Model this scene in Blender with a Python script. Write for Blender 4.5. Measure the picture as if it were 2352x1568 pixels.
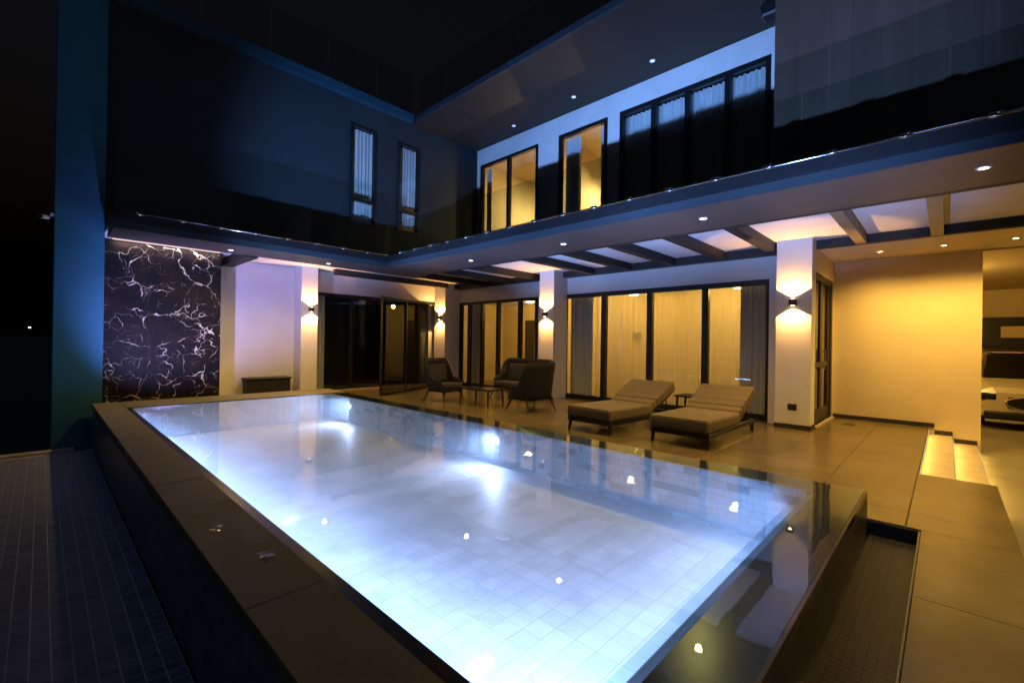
import bpy, bmesh, math, random
from mathutils import Vector, Matrix
random.seed(7)
R = math.radians
scene = bpy.context.scene
for o in list(bpy.data.objects): bpy.data.objects.remove(o)

# ------------------------------------------------------------------ camera, sky, exposure
CAM = Vector((0.0, 0.0, 1.5))
def set_camera(f_px, yaw, pitch, roll):
    fwd = Vector((math.cos(yaw), math.sin(yaw), 0)); right = Vector((math.sin(yaw), -math.cos(yaw), 0)); up = Vector((0, 0, 1))
    f2 = math.cos(pitch)*fwd + math.sin(pitch)*up; u2 = -math.sin(pitch)*fwd + math.cos(pitch)*up
    r3 = math.cos(roll)*right + math.sin(roll)*u2; u3 = -math.sin(roll)*right + math.cos(roll)*u2
    cam = bpy.data.cameras.new('camera'); co = bpy.data.objects.new('camera', cam); scene.collection.objects.link(co)
    m = Matrix((r3, u3, -f2)).transposed().to_4x4(); m.translation = CAM
    co.matrix_world = m
    cam.sensor_width = 36; cam.lens = 36*f_px/2352; cam.clip_start = 0.05; cam.clip_end = 3000
    scene.camera = co
set_camera(1038.6, R(43.856), R(0.103), R(0.854))

world = bpy.data.worlds.new('World'); scene.world = world; world.use_nodes = True
wn = world.node_tree.nodes; wl = world.node_tree.links
sky = wn.new('ShaderNodeTexSky'); sky.sky_type = 'NISHITA'; sky.sun_disc = False
sky.sun_elevation = R(-4); sky.sun_rotation = R(180)
wl.new(sky.outputs[0], wn['Background'].inputs[0]); wn['Background'].inputs[1].default_value = 0.2
vs = scene.view_settings; vs.view_transform = 'Standard'; vs.look = 'None'; vs.exposure = 0.25; vs.gamma = 1; vs.use_curve_mapping = False
night_fill = bpy.data.lights.new('night_fill', 'SUN'); night_fill.energy = .10; night_fill.color = (.32, .50, 1.0); night_fill.angle = R(10)  # added dim blue fill lamp, lifts the dark lower paving
mo = bpy.data.objects.new('night_fill', night_fill); scene.collection.objects.link(mo); mo.rotation_euler = Vector((.55, .35, -1.0)).to_track_quat('-Z', 'Y').to_euler()
cy = scene.cycles
cy.use_denoising = True
try: cy.denoiser = 'OPENIMAGEDENOISE'
except Exception: pass
cy.max_bounces = 10; cy.diffuse_bounces = 4; cy.glossy_bounces = 4; cy.transmission_bounces = 4; cy.transparent_max_bounces = 16
cy.sample_clamp_indirect = 4.0; cy.caustics_reflective = False; cy.caustics_refractive = False
cy.use_light_tree = True

WARM = (1.0, 0.50, 0.14); AMBER = (1.0, 0.60, 0.12); POOL = (0.25, 0.42, 1.0)

# ------------------------------------------------------------------ materials
MATS = {}
def mat(name, col, rough=0.6, var=0.0, scale=4.0, bump=0.0, bscale=40.0, metal=0.0, spec=0.5, rnd=0.0, emit=None, estr=0.0, stretch=None, rough_var=0.0):
    m = bpy.data.materials.new(name); m.use_nodes = True; MATS[name] = m
    n = m.node_tree.nodes; l = m.node_tree.links; b = n['Principled BSDF']
    b.inputs['Base Color'].default_value = (*col, 1); b.inputs['Roughness'].default_value = rough
    b.inputs['Metallic'].default_value = metal; b.inputs['Specular IOR Level'].default_value = spec
    geo = n.new('ShaderNodeNewGeometry'); vec = geo.outputs['Position']
    if stretch:
        mp = n.new('ShaderNodeMapping'); mp.inputs['Scale'].default_value = stretch; l.new(vec, mp.inputs[0]); vec = mp.outputs[0]
    val = None
    if var > 0:
        t = n.new('ShaderNodeTexNoise'); t.inputs['Scale'].default_value = scale; t.inputs['Detail'].default_value = 6; t.inputs['Roughness'].default_value = 0.6
        l.new(vec, t.inputs['Vector'])
        mr = n.new('ShaderNodeMapRange'); mr.inputs[1].default_value = .3; mr.inputs[2].default_value = .7; mr.inputs[3].default_value = 1-var; mr.inputs[4].default_value = 1+var
        l.new(t.outputs[0], mr.inputs[0]); val = mr.outputs[0]
        if rough_var > 0:
            m2 = n.new('ShaderNodeMapRange'); m2.inputs[1].default_value = .3; m2.inputs[2].default_value = .7
            m2.inputs[3].default_value = max(.02, rough-rough_var); m2.inputs[4].default_value = min(1, rough+rough_var)
            l.new(t.outputs[0], m2.inputs[0]); l.new(m2.outputs[0], b.inputs['Roughness'])
    if rnd > 0:
        oi = n.new('ShaderNodeObjectInfo')
        mr = n.new('ShaderNodeMapRange'); mr.inputs[3].default_value = 1-rnd; mr.inputs[4].default_value = 1+rnd
        l.new(oi.outputs['Random'], mr.inputs[0])
        if val is None: val = mr.outputs[0]
        else:
            mu = n.new('ShaderNodeMath'); mu.operation = 'MULTIPLY'; l.new(val, mu.inputs[0]); l.new(mr.outputs[0], mu.inputs[1]); val = mu.outputs[0]
    if val is not None:
        vm = n.new('ShaderNodeVectorMath'); vm.operation = 'SCALE'; vm.inputs[0].default_value = col
        l.new(val, vm.inputs['Scale']); l.new(vm.outputs[0], b.inputs['Base Color'])
    if bump > 0:
        t = n.new('ShaderNodeTexNoise'); t.inputs['Scale'].default_value = bscale; t.inputs['Detail'].default_value = 4; l.new(vec, t.inputs['Vector'])
        bp = n.new('ShaderNodeBump'); bp.inputs['Strength'].default_value = bump; bp.inputs['Distance'].default_value = 0.02
        l.new(t.outputs[0], bp.inputs['Height']); l.new(bp.outputs[0], b.inputs['Normal'])
    if emit:
        b.inputs['Emission Color'].default_value = (*emit, 1); b.inputs['Emission Strength'].default_value = estr
    return m

def glassy(name, tint, ior=1.45, bump=0.0, bscale=3.0, rough=0.0, detail=2.0):
    m = bpy.data.materials.new(name); m.use_nodes = True; MATS[name] = m
    n = m.node_tree.nodes; l = m.node_tree.links; n.clear()
    out = n.new('ShaderNodeOutputMaterial'); mix = n.new('ShaderNodeMixShader'); fr = n.new('ShaderNodeFresnel'); fr.inputs['IOR'].default_value = ior
    g0 = n.new('ShaderNodeNewGeometry'); im = n.new('ShaderNodeMapRange'); im.inputs[3].default_value = ior; im.inputs[4].default_value = 1/ior
    l.new(g0.outputs['Backfacing'], im.inputs[0]); l.new(im.outputs[0], fr.inputs['IOR'])      # same reflectance from both sides of a thin pane
    tr = n.new('ShaderNodeBsdfTransparent'); tr.inputs[0].default_value = (*tint, 1)
    gl = n.new('ShaderNodeBsdfAnisotropic'); gl.inputs['Roughness'].default_value = rough; gl.inputs['Color'].default_value = (1, 1, 1, 1)
    l.new(fr.outputs[0], mix.inputs[0]); l.new(tr.outputs[0], mix.inputs[1]); l.new(gl.outputs[0], mix.inputs[2]); l.new(mix.outputs[0], out.inputs[0])
    if bump:
        geo = n.new('ShaderNodeNewGeometry'); t = n.new('ShaderNodeTexNoise'); t.inputs['Scale'].default_value = bscale; t.inputs['Detail'].default_value = detail
        l.new(geo.outputs['Position'], t.inputs['Vector'])
        bp = n.new('ShaderNodeBump'); bp.inputs['Strength'].default_value = bump; bp.inputs['Distance'].default_value = 0.02
        l.new(t.outputs[0], bp.inputs['Height']); l.new(bp.outputs[0], gl.inputs['Normal']); l.new(bp.outputs[0], fr.inputs['Normal'])
    return m

def emitter(name, col, s):
    m = bpy.data.materials.new(name); m.use_nodes = True; MATS[name] = m
    n = m.node_tree.nodes; l = m.node_tree.links; n.clear()
    e = n.new('ShaderNodeEmission'); e.inputs[0].default_value = (*col, 1); e.inputs[1].default_value = s
    o = n.new('ShaderNodeOutputMaterial'); l.new(e.outputs[0], o.inputs[0]); return m

mat('white_render', (.73, .71, .69), .8, .09, .9, .10, 60)
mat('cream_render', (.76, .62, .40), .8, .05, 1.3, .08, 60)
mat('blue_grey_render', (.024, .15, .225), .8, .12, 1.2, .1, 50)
mat('charcoal_render', (.009, .022, .027), .75, .12, 1.0, .1, 50)
mat('charcoal_cladding', (.075, .05, .034), .5, .25, 1.6, .05, 30, rnd=.25, stretch=(1, 1.5, .12))
mat('soffit_paint', (.062, .048, .042), .55, .08, 2.0, .04, 40)
mat('upper_soffit', (.034, .025, .018), .6, .06, 2.0, spec=.2)
mat('fascia_grey', (.020, .030, .036), .5, .08, 2.0, spec=.3)
mat('black_metal', (.008, .008, .009), .42, .15, 6.0)
mat('black_timber', (.012, .011, .010), .6, .25, 5.0, .1, 30)
mat('warm_timber', (.22, .17, .11), .5, .25, 5.0, .1, 30)
mat('ceiling_white', (.72, .70, .70), .7, .04, 2.0)
mat('terrace_tile', (.155, .118, .050), .24, .26, 1.4, .07, 55, rnd=.10)
mat('grout', (.11, .09, .055), .9, .1, 10)
mat('skirting', (.03, .025, .022), .5)
mat('paving_tile', (.17, .18, .21), .5, .25, 7.0, .12, 40, rnd=.22)
mat('paving_grout', (.50, .47, .48), .9, .3, 9)
mat('ground', (.02, .022, .02), .95, .3, .5)
mat('coping_stone', (.13, .115, .042), .6, .22, 3.5, .12, 45, rnd=.06, rough_var=.08)
mat('black_granite', (.012, .013, .015), .25, .3, 20)
mat('dark_pool_tile', (.10, .105, .115), .35, .3, 6.0, .1, 40, rnd=.25)
mat('end_wall_tile', (.075, .068, .055), .4, .3, 4.0, .12, 40, rnd=.2)
mat('pool_floor_tile', (.74, .76, .80), .5, .17, 1.8, .04, 30, rnd=.09)
mat('pool_wall_tile', (.74, .75, .80), .5, .14, 5.0, .1, 30, rnd=.09)
mat('pool_grout', (.44, .50, .58), .8)
mat('blue_edge_tile', (.02, .09, .14), .3, .15, 10)
mat('roof_trim', (.012, .055, .085), .5, .15, 4)
mat('channel_tile', (.022, .02, .016), .5, .3, 9, spec=.3)
mat('white_plastic', (.8, .8, .8), .4)
mat('chrome', (.8, .8, .8), .12, metal=1.0)
mat('wicker', (.013, .012, .011), .6, .35, 30, .4, 120, spec=.25)
mat('cushion_dark', (.028, .026, .022), .85, .15, 12, .1, 150)
mat('lounger_fabric', (.165, .128, .062), .85, .10, 6, .12, 160)
mat('room_wall', (.74, .60, .38), .8, .05, 1.0)
mat('upper_room_dimmed', (.46, .38, .25), .8, .05, 1.0)  # dimming put into the wall colour so lamplit upper windows don't clip
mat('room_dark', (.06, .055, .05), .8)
mat('door_wood', (.05, .038, .028), .5, .3, 4, .1, 30, stretch=(6, 6, .8))
mat('sheer', (.66, .65, .62), .9, .06, 6)
mat('sheer_grey', (.66, .70, .72), .9, .08, 6)
mat('car_paint', (.62, .56, .42), .3, .03, 2, spec=.6)
mat('car_black', (.01, .01, .01), .25)
mat('rubber', (.02, .02, .02), .8)
mat('step_stone', (.46, .38, .27), .55, .15, 3.0, .08, 40)
mat('drive', (.20, .18, .12), .6, .2, 1.2, .1, 20)
glassy('glass', (.93, .95, .94), 1.5)
glassy('dark_glass', (.42, .45, .45), 1.6)
glassy('rail_glass', (.80, .86, .86), 1.35)
glassy('water_film', (.86, .95, 1.0), 1.33, bump=.07, bscale=3.2, detail=1.0)
m_ = glassy('water_body', (.86, .95, 1.0), 1.33, bump=.07, bscale=3.2, detail=1.0); n_ = m_.node_tree.nodes
vs_ = n_.new('ShaderNodeVolumeScatter'); vs_.inputs['Color'].default_value = (.80, .90, 1.0, 1); vs_.inputs['Density'].default_value = .23; vs_.inputs['Anisotropy'].default_value = .2
m_.node_tree.links.new(vs_.outputs[0], n_['Material Output'].inputs['Volume'])
glassy('puddle', (.75, .75, .75), 1.33, bump=.25, bscale=25)
m_ = bpy.data.materials.new('sheer_thin'); m_.use_nodes = True; MATS['sheer_thin'] = m_; n_ = m_.node_tree.nodes; l_ = m_.node_tree.links; n_.clear()
o_ = n_.new('ShaderNodeOutputMaterial'); a_ = n_.new('ShaderNodeMixShader'); b_ = n_.new('ShaderNodeMixShader'); t_ = n_.new('ShaderNodeBsdfTransparent'); d_ = n_.new('ShaderNodeBsdfDiffuse'); r_ = n_.new('ShaderNodeBsdfTranslucent')
d_.inputs[0].default_value = r_.inputs[0].default_value = (.78, .74, .66, 1); a_.inputs[0].default_value = .5; b_.inputs[0].default_value = .6
l_.new(t_.outputs[0], a_.inputs[1]); l_.new(b_.outputs[0], a_.inputs[2]); l_.new(d_.outputs[0], b_.inputs[1]); l_.new(r_.outputs[0], b_.inputs[2]); l_.new(a_.outputs[0], o_.inputs[0])
emitter('lamp_warm', (1.0, .72, .40), 16)
emitter('lamp_cool', (.75, .86, 1.0), 1.1)
emitter('lamp_pool', (.85, .93, 1.0), 3.0)
emitter('strip_warm', (1.0, .75, .35), .8)
emitter('strip_pink', (1.0, .72, .70), .9)
emitter('far_light', (1.0, .9, .7), 2.0)

def marble(name, base, stain):
    m = bpy.data.materials.new(name); m.use_nodes = True; MATS[name] = m
    n = m.node_tree.nodes; l = m.node_tree.links; b = n['Principled BSDF']
    geo = n.new('ShaderNodeNewGeometry'); oi = n.new('ShaderNodeObjectInfo')
    off = n.new('ShaderNodeVectorMath'); off.operation = 'SCALE'; off.inputs[0].default_value = (.01, .01, .01); l.new(oi.outputs['Random'], off.inputs['Scale'])
    add = n.new('ShaderNodeVectorMath'); add.operation = 'ADD'; l.new(geo.outputs['Position'], add.inputs[0]); l.new(off.outputs[0], add.inputs[1])
    def veins(scale, warp, width, seed, mlo, mhi):
        w = n.new('ShaderNodeTexNoise'); w.inputs['Scale'].default_value = 2.2; w.inputs['Detail'].default_value = 3
        o2 = n.new('ShaderNodeVectorMath'); o2.operation = 'ADD'; o2.inputs[1].default_value = (seed, seed*.7, seed*1.3); l.new(add.outputs[0], o2.inputs[0])
        l.new(o2.outputs[0], w.inputs['Vector'])
        s = n.new('ShaderNodeVectorMath'); s.operation = 'SCALE'; s.inputs['Scale'].default_value = warp; l.new(w.outputs['Color'], s.inputs[0])
        a = n.new('ShaderNodeVectorMath'); a.operation = 'ADD'; l.new(o2.outputs[0], a.inputs[0]); l.new(s.outputs[0], a.inputs[1])
        v = n.new('ShaderNodeTexVoronoi'); v.feature = 'DISTANCE_TO_EDGE'; v.inputs['Scale'].default_value = scale; l.new(a.outputs[0], v.inputs['Vector'])
        mk = n.new('ShaderNodeTexNoise'); mk.inputs['Scale'].default_value = 3.4; mk.inputs['Detail'].default_value = 3; l.new(o2.outputs[0], mk.inputs['Vector'])
        mm = n.new('ShaderNodeMapRange'); mm.inputs[1].default_value = mlo; mm.inputs[2].default_value = mhi; mm.inputs[3].default_value = 0; mm.inputs[4].default_value = width; l.new(mk.outputs[0], mm.inputs[0])
        sub = n.new('ShaderNodeMath'); sub.operation = 'SUBTRACT'; l.new(mm.outputs[0], sub.inputs[0]); l.new(v.outputs['Distance'], sub.inputs[1])
        d = n.new('ShaderNodeMath'); d.operation = 'MULTIPLY'; d.inputs[1].default_value = 1.4/width; d.use_clamp = True; l.new(sub.outputs[0], d.inputs[0])
        return d.outputs[0]
    v1 = veins(1.25, .75, .020, 0, .40, .62); v2 = veins(2.6, .60, .016, 9, .44, .66); v3 = veins(6.5, .4, .022, 21, .48, .70)
    mx = n.new('ShaderNodeMath'); mx.operation = 'MAXIMUM'; l.new(v1, mx.inputs[0]); l.new(v2, mx.inputs[1])
    s3 = n.new('ShaderNodeMath'); s3.operation = 'MULTIPLY'; s3.inputs[1].default_value = .5; l.new(v3, s3.inputs[0])
    mx2 = n.new('ShaderNodeMath'); mx2.operation = 'MAXIMUM'; l.new(mx.outputs[0], mx2.inputs[0]); l.new(s3.outputs[0], mx2.inputs[1])
    cl = n.new('ShaderNodeTexNoise'); cl.inputs['Scale'].default_value = 2.5; cl.inputs['Detail'].default_value = 5; l.new(add.outputs[0], cl.inputs['Vector'])
    mr = n.new('ShaderNodeMapRange'); mr.inputs[1].default_value = .42; mr.inputs[2].default_value = .68; l.new(cl.outputs[0], mr.inputs[0])
    bm = n.new('ShaderNodeMix'); bm.data_type = 'RGBA'; bm.inputs[6].default_value = (*base, 1); bm.inputs[7].default_value = (*stain, 1); l.new(mr.outputs[0], bm.inputs[0])
    vm = n.new('ShaderNodeMix'); vm.data_type = 'RGBA'; vm.inputs[7].default_value = (.62, .55, .43, 1); l.new(bm.outputs[2], vm.inputs[6]); l.new(mx2.outputs[0], vm.inputs[0])
    l.new(vm.outputs[2], b.inputs['Base Color']); b.inputs['Roughness'].default_value = .5; b.inputs['Specular IOR Level'].default_value = .2
    bp = n.new('ShaderNodeBump'); bp.inputs['Strength'].default_value = .25; bp.inputs['Distance'].default_value = .01
    rn = n.new('ShaderNodeTexNoise'); rn.inputs['Scale'].default_value = 14; l.new(geo.outputs['Position'], rn.inputs['Vector'])
    l.new(rn.outputs[0], bp.inputs['Height']); l.new(bp.outputs[0], b.inputs['Normal'])
    return m
marble('marble', (.004, .004, .005), (.014, .009, .007))

# ------------------------------------------------------------------ helpers
COL = scene.collection
def box(bm, x0, x1, y0, y1, z0, z1):
    v = [bm.verts.new(p) for p in ((x0,y0,z0),(x1,y0,z0),(x1,y1,z0),(x0,y1,z0),(x0,y0,z1),(x1,y0,z1),(x1,y1,z1),(x0,y1,z1))]
    for f in ((0,3,2,1),(4,5,6,7),(0,1,5,4),(1,2,6,5),(2,3,7,6),(3,0,4,7)): bm.faces.new([v[i] for i in f])
    return v
def bevel(bm, w, seg=1):
    bmesh.ops.bevel(bm, geom=list(bm.edges)+list(bm.verts), offset=w, segments=seg, profile=.5, affect='EDGES', clamp_overlap=True)
def mesh_of(name, bm, smooth=False):
    bmesh.ops.recalc_face_normals(bm, faces=list(bm.faces))
    me = bpy.data.meshes.new(name); bm.to_mesh(me); bm.free()
    if smooth:
        for p in me.polygons: p.use_smooth = True
    return me
def link(name, me, material, parent=None, loc=None):
    o = bpy.data.objects.new(name, me); COL.objects.link(o)
    if material and not me.materials: me.materials.append(MATS[material])
    if parent: o.parent = parent
    if loc: o.location = loc
    return o
def obj(name, bm, material, parent=None, world=True, smooth=False):
    if parent is not None and world:
        p = parent; t = Vector((0,0,0))
        while p: t += p.location; p = p.parent
        bmesh.ops.translate(bm, verts=list(bm.verts), vec=-t)
    return link(name, mesh_of(name, bm, smooth), material, parent)
def bx(name, material, parent, *c, bev=0.0, world=True):
    bm = bmesh.new(); box(bm, *c)
    if bev: bevel(bm, bev)
    return obj(name, bm, material, parent, world)
def boxes(name, material, parent, lst, world=True, bev=0.0):
    bm = bmesh.new()
    for c in lst: box(bm, *c)
    if bev: bevel(bm, bev)
    return obj(name, bm, material, parent, world)
def tag(o, label=None, cat=None, group=None, kind=None):
    if label: o['label'] = label
    if cat: o['category'] = cat
    if group: o['group'] = group
    if kind: o['kind'] = kind
    return o
def thing(name, label, cat, loc=(0,0,0), rz=0.0, group=None):
    o = bpy.data.objects.new(name, None); COL.objects.link(o); o.location = loc; o.rotation_euler = (0,0,rz); o.empty_display_size = .1
    return tag(o, label, cat, group)
def copy_tree(o, parent=None):
    c = o.copy(); COL.objects.link(c); c.parent = parent
    for ch in o.children: copy_tree(ch, c)
    return c
def tube(bm, p0, p1, r0, r1=None, n=10, cap=True):
    r1 = r0 if r1 is None else r1
    p0 = Vector(p0); p1 = Vector(p1); d = (p1-p0).normalized()
    a = d.cross(Vector((0,0,1))) if abs(d.z) < .95 else d.cross(Vector((1,0,0)))
    a.normalize(); b = d.cross(a)
    A = []; B = []
    for i in range(n):
        t = 2*math.pi*i/n; u = math.cos(t)*a + math.sin(t)*b
        A.append(bm.verts.new(p0+u*r0)); B.append(bm.verts.new(p1+u*r1))
    for i in range(n): bm.faces.new((A[i], A[(i+1)%n], B[(i+1)%n], B[i]))
    if cap: bm.faces.new(A[::-1]); bm.faces.new(B)
def ring(bm, c, r0, r1, z0, z1, n=24):
    L = []
    for (r, z) in ((r0,z0),(r1,z0),(r1,z1),(r0,z1)):
        L.append([bm.verts.new((c[0]+r*math.cos(2*math.pi*i/n), c[1]+r*math.sin(2*math.pi*i/n), z)) for i in range(n)])
    for k in range(4):
        P, Q = L[k], L[(k+1)%4]
        for i in range(n): bm.faces.new((P[i], P[(i+1)%n], Q[(i+1)%n], Q[i]))
def disc(bm, c, r, z, n=24):
    bm.faces.new([bm.verts.new((c[0]+r*math.cos(2*math.pi*i/n), c[1]+r*math.sin(2*math.pi*i/n), z)) for i in range(n)])
def light(name, kind, loc, power, col, parent=None, aim=None, **kw):
    d = bpy.data.lights.new(name, kind); d.energy = power; d.color = col
    for k, v in kw.items(): setattr(d, k, v)
    o = bpy.data.objects.new(name, d); COL.objects.link(o)
    loc = Vector(loc)
    if aim is not None: o.rotation_euler = Vector(aim).to_track_quat('-Z', 'Y').to_euler()
    if parent: o.parent = parent; loc = loc - parent.location
    o.location = loc
    return o
def in_view(c):
    p = scene.camera.matrix_world.inverted() @ Vector(c[:3]); return p.z < 0 and abs(p.x/p.z) < 1.13 and abs(p.y/p.z) < .755
def tiles(parent, name, material, cells, cap=300, near=True):
    """cells: list of (x,y,z,sx,sy,sz) boxes (centre, size). Nearest `cap` are objects, the rest one part."""
    cells = sorted(cells, key=lambda c: (not in_view(c), (Vector(c[:3])-CAM).length))
    cache = {}
    for c in cells[:cap]:
        k = tuple(round(s, 4) for s in c[3:])
        if k not in cache:
            bm = bmesh.new(); box(bm, -c[3]/2, c[3]/2, -c[4]/2, c[4]/2, -c[5]/2, c[5]/2); bevel(bm, min(.004, min(c[3:])*.3))
            cache[k] = mesh_of(name, bm)
        o = link(name, cache[k], material, parent, (c[0], c[1], c[2]))
        o.rotation_euler = (random.uniform(-.0016, .0016), random.uniform(-.0016, .0016), 0)
    if cells[cap:]:
        bm = bmesh.new()
        for c in cells[cap:]: box(bm, c[0]-c[3]/2, c[0]+c[3]/2, c[1]-c[4]/2, c[1]+c[4]/2, c[2]-c[5]/2, c[2]+c[5]/2)
        tag(obj(name, bm, material, parent), kind='stuff')

# ------------------------------------------------------------------ ground, terrace, lower paving, drive
WZ = 0.25          # water level
DZ = -0.55         # lower paving level
CZ = -0.36         # car port level
PX0, PX1, PY0, PY1 = 1.09, 4.68, 0.87, 10.30      # water basin
OX0, OX1, OY0, OY1 = 0.67, 5.05, 0.49, 11.30      # outside of the pool walls

bm = bmesh.new(); S = 1500; v = [bm.verts.new(p) for p in ((-S,-S,-1.0),(S,-S,-1.0),(S,S,-1.0),(-S,S,-1.0))]; bm.faces.new(v)
tag(obj('ground', bm, 'ground'), kind='structure')

G = .004
ter = boxes('terrace', 'grout', None, [(5.06, 10.1, .235, 12.9, -.95, -.012), (10.1, 11.75, .235, 1.735, -.95, -.012), (5.06, 7.3, -.42, .235, -.95, -.012), (-1.2, 5.06, -.42, .14, -.95, -.012), (.83, 5.06, 11.31, 12.9, -.95, -.012)])
tag(ter, kind='structure')
cells = []
def lay(x0, x1, y0, y1, xs, ys, ox, oy):
    gx = [x0] + [ox+k*xs for k in range(-60, 60) if x0+.05 < ox+k*xs < x1-.05] + [x1]
    gy = [y0] + [oy+k*ys for k in range(-60, 60) if y0+.05 < oy+k*ys < y1-.05] + [y1]
    for i in range(len(gx)-1):
        for j in range(len(gy)-1):
            a, b, c, d = gx[i]+G/2, gx[i+1]-G/2, gy[j]+G/2, gy[j+1]-G/2
            cells.append(((a+b)/2, (c+d)/2, -.011, b-a, d-c, .022))
lay(5.06, 10.1, .235, 12.9, 1.38, .69, 5.5, .96)
lay(10.1, 11.75, .235, 1.735, 1.38, .69, 5.5, .96)
lay(5.06, 7.3, -.42, .235, 2.2, .69, 5.5, .235)
lay(-1.2, 5.06, -.42, .14, 1.38, 3, 5.06-1.38*2, 5)
lay(.83, 5.06, 11.31, 12.9, 1.38, .69, 5.5, .96)
tiles(ter, 'floor_tile', 'terrace_tile', cells)

dk = bx('lower_paving', 'paving_grout', None, -1.9, .655, -3, 11.15, -.95, DZ-.0022); tag(dk, kind='structure')
cells = []; x = .655
while x > -1.85:
    y = -2.95
    while y < 11.05:
        cells.append((x-.049, y+.049, DZ-.0125, .0925, .0945, .025)); y += .098
    x -= .098
tiles(dk, 'paving_tile', 'paving_tile', cells)
ck = bx('paving_kerb', 'step_stone', None, -3.2, .43, 11.16, 11.34, -.95, DZ+.05, bev=.01); tag(ck, kind='structure')
dv = boxes('driveway', 'drive', None, [(7.3, 40, -14, -.42, -.95, CZ), (-3, 7.3, -14, -.43, -.95, CZ), (11.95, 24, -.42, 1.7, -.95, CZ)]); tag(dv, kind='structure')

# steps down to the car port
st = thing('garden_steps', 'warm lit stone steps going down beside the yellow wall', 'steps', (9.5, -.1, CZ))
for k, (ya, yb, z) in enumerate(((-.10, .228, -.12), (-.418, -.102, -.24))):
    bx('tread', 'step_stone', st, 7.31, 11.74, ya, yb, -.95, z, bev=.006)
for k, (y, z) in enumerate(((.224, -.03), (-.106, -.15), (-.424, -.27))):
    s = bx('light_strip', 'strip_warm', st, 7.45, 11.6, y-.006, y, z-.012, z)
    light('strip_light', 'AREA', (9.5, y-.012, z-.006), 6.5, AMBER, st, aim=(0, -1, -.55), shape='RECTANGLE', size=4.1, size_y=.012)

# ------------------------------------------------------------------ pool
pool = thing('swimming_pool', 'raised rectangular swimming pool glowing pale blue from underwater lamps', 'pool', (2.9, 5.6, DZ))
def FZ(y): return -.31
bm = bmesh.new()
box(bm, PX0-.30, PX0, PY0-.30, PY1+.3, -.95, WZ-.06); box(bm, PX1, PX1+.30, PY0-.30, PY1+.3, -.95, WZ-.06)
box(bm, PX0, PX1, PY0-.30, PY0, -.95, WZ-.06); box(bm, PX0, PX1, PY1, PY1+.30, -.95, WZ-.06)
obj('pool_wall', bm, 'dark_pool_tile', pool)
bm = bmesh.new(); v = [bm.verts.new(p) for p in ((PX0,PY0,FZ(PY0)+.0012),(PX1,PY0,FZ(PY0)+.0012),(PX1,PY1,FZ(PY1)+.0012),(PX0,PY1,FZ(PY1)+.0012))]
w = [bm.verts.new((q.co.x, q.co.y, -.95)) for q in v]; bm.faces.new(v); bm.faces.new(w[::-1])
for i in range(4): bm.faces.new((v[i], v[(i+1)%4], w[(i+1)%4], w[i]))
fl = obj('pool_floor', bm, 'pool_grout', pool)
cells = []; T = .1497; ny = int((PY1-PY0)/T); nx = 24; TX = (PX1-PX0)/nx
for j in range(ny):
    for i in range(nx):
        y = PY0+(j+.5)*T; cells.append((PX0+(i+.5)*TX, y, FZ(y)-.004, TX-.004, T-.004, .012))
# tiles live in the pool's frame
def shift(cs): return [(c[0]-pool.location.x, c[1]-pool.location.y, c[2]-pool.location.z, *c[3:]) for c in cs]
def ptiles(name, material, cs, cap=300, tilt=True):
    cs = sorted(cs, key=lambda c: (Vector(c[:3])-CAM).length); cache = {}
    for c in cs[:cap]:
        k = tuple(round(s, 4) for s in c[3:])
        if k not in cache:
            b = bmesh.new(); box(b, -c[3]/2, c[3]/2, -c[4]/2, c[4]/2, -c[5]/2, c[5]/2); bevel(b, min(.0012, min(c[3:])*.3)); cache[k] = mesh_of(name, b)
        o = link(name, cache[k], material, pool, Vector(c[:3])-pool.location)
        if tilt: o.rotation_euler = (random.uniform(-.003,.003), random.uniform(-.003,.003), random.uniform(-.003,.003))
    if cs[cap:]:
        b = bmesh.new()
        for c in cs[cap:]: box(b, c[0]-c[3]/2, c[0]+c[3]/2, c[1]-c[4]/2, c[1]+c[4]/2, c[2]-c[5]/2, c[2]+c[5]/2)
        tag(obj(name, b, material, pool), kind='stuff')
ptiles('floor_mosaic_tile', 'pool_floor_tile', cells)
# side wall tiles (random coursed) on the long house side, the far end and the deck side
bm = bmesh.new(); box(bm, PX1-.0232, PX1-.001, PY0, PY1, -.45, WZ-.005); box(bm, PX0, PX1-.014, PY1-.013, PY1, -.45, WZ-.005); box(bm, PX0+.001, PX0+.014, PY0, PY1-.013, -.45, WZ-.005)
obj('wall_backing', bm, 'pool_grout', pool)
cells = []; far = []; lft = []
zr = [-.40, -.33, -.26, -.19, -.12, -.05, .02, .09, .165, WZ-.01]
for r in range(len(zr)-1):
    y = PY0 - random.uniform(0, .2)
    while y < PY1-.02:
        L = random.choice((.12, .2, .2, .3)); a = max(y, PY0); b2 = min(y+L, PY1-.02)
        if b2-a > .03: cells.append((PX1-.0185+random.uniform(0,.0015), (a+b2)/2, (zr[r]+zr[r+1])/2, .012, b2-a-.004, zr[r+1]-zr[r]-.004))
        y += L
    for i in range(nx): far.append((PX0+(i+.5)*TX, PY1-.018, (zr[r]+zr[r+1])/2, TX-.006, .012, zr[r+1]-zr[r]-.006))
    for j in range(ny): lft.append((PX0+.019, PY0+(j+.5)*T, (zr[r]+zr[r+1])/2, .012, T-.006, zr[r+1]-zr[r]-.006))
ptiles('wall_tile', 'pool_wall_tile', cells); ptiles('end_tile', 'pool_wall_tile', far)
bm = bmesh.new()
for c in lft: box(bm, c[0]-c[3]/2, c[0]+c[3]/2, c[1]-c[4]/2, c[1]+c[4]/2, c[2]-c[5]/2, c[2]+c[5]/2)
tag(obj('wall_tile', bm, 'pool_wall_tile', pool), kind='stuff')
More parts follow.
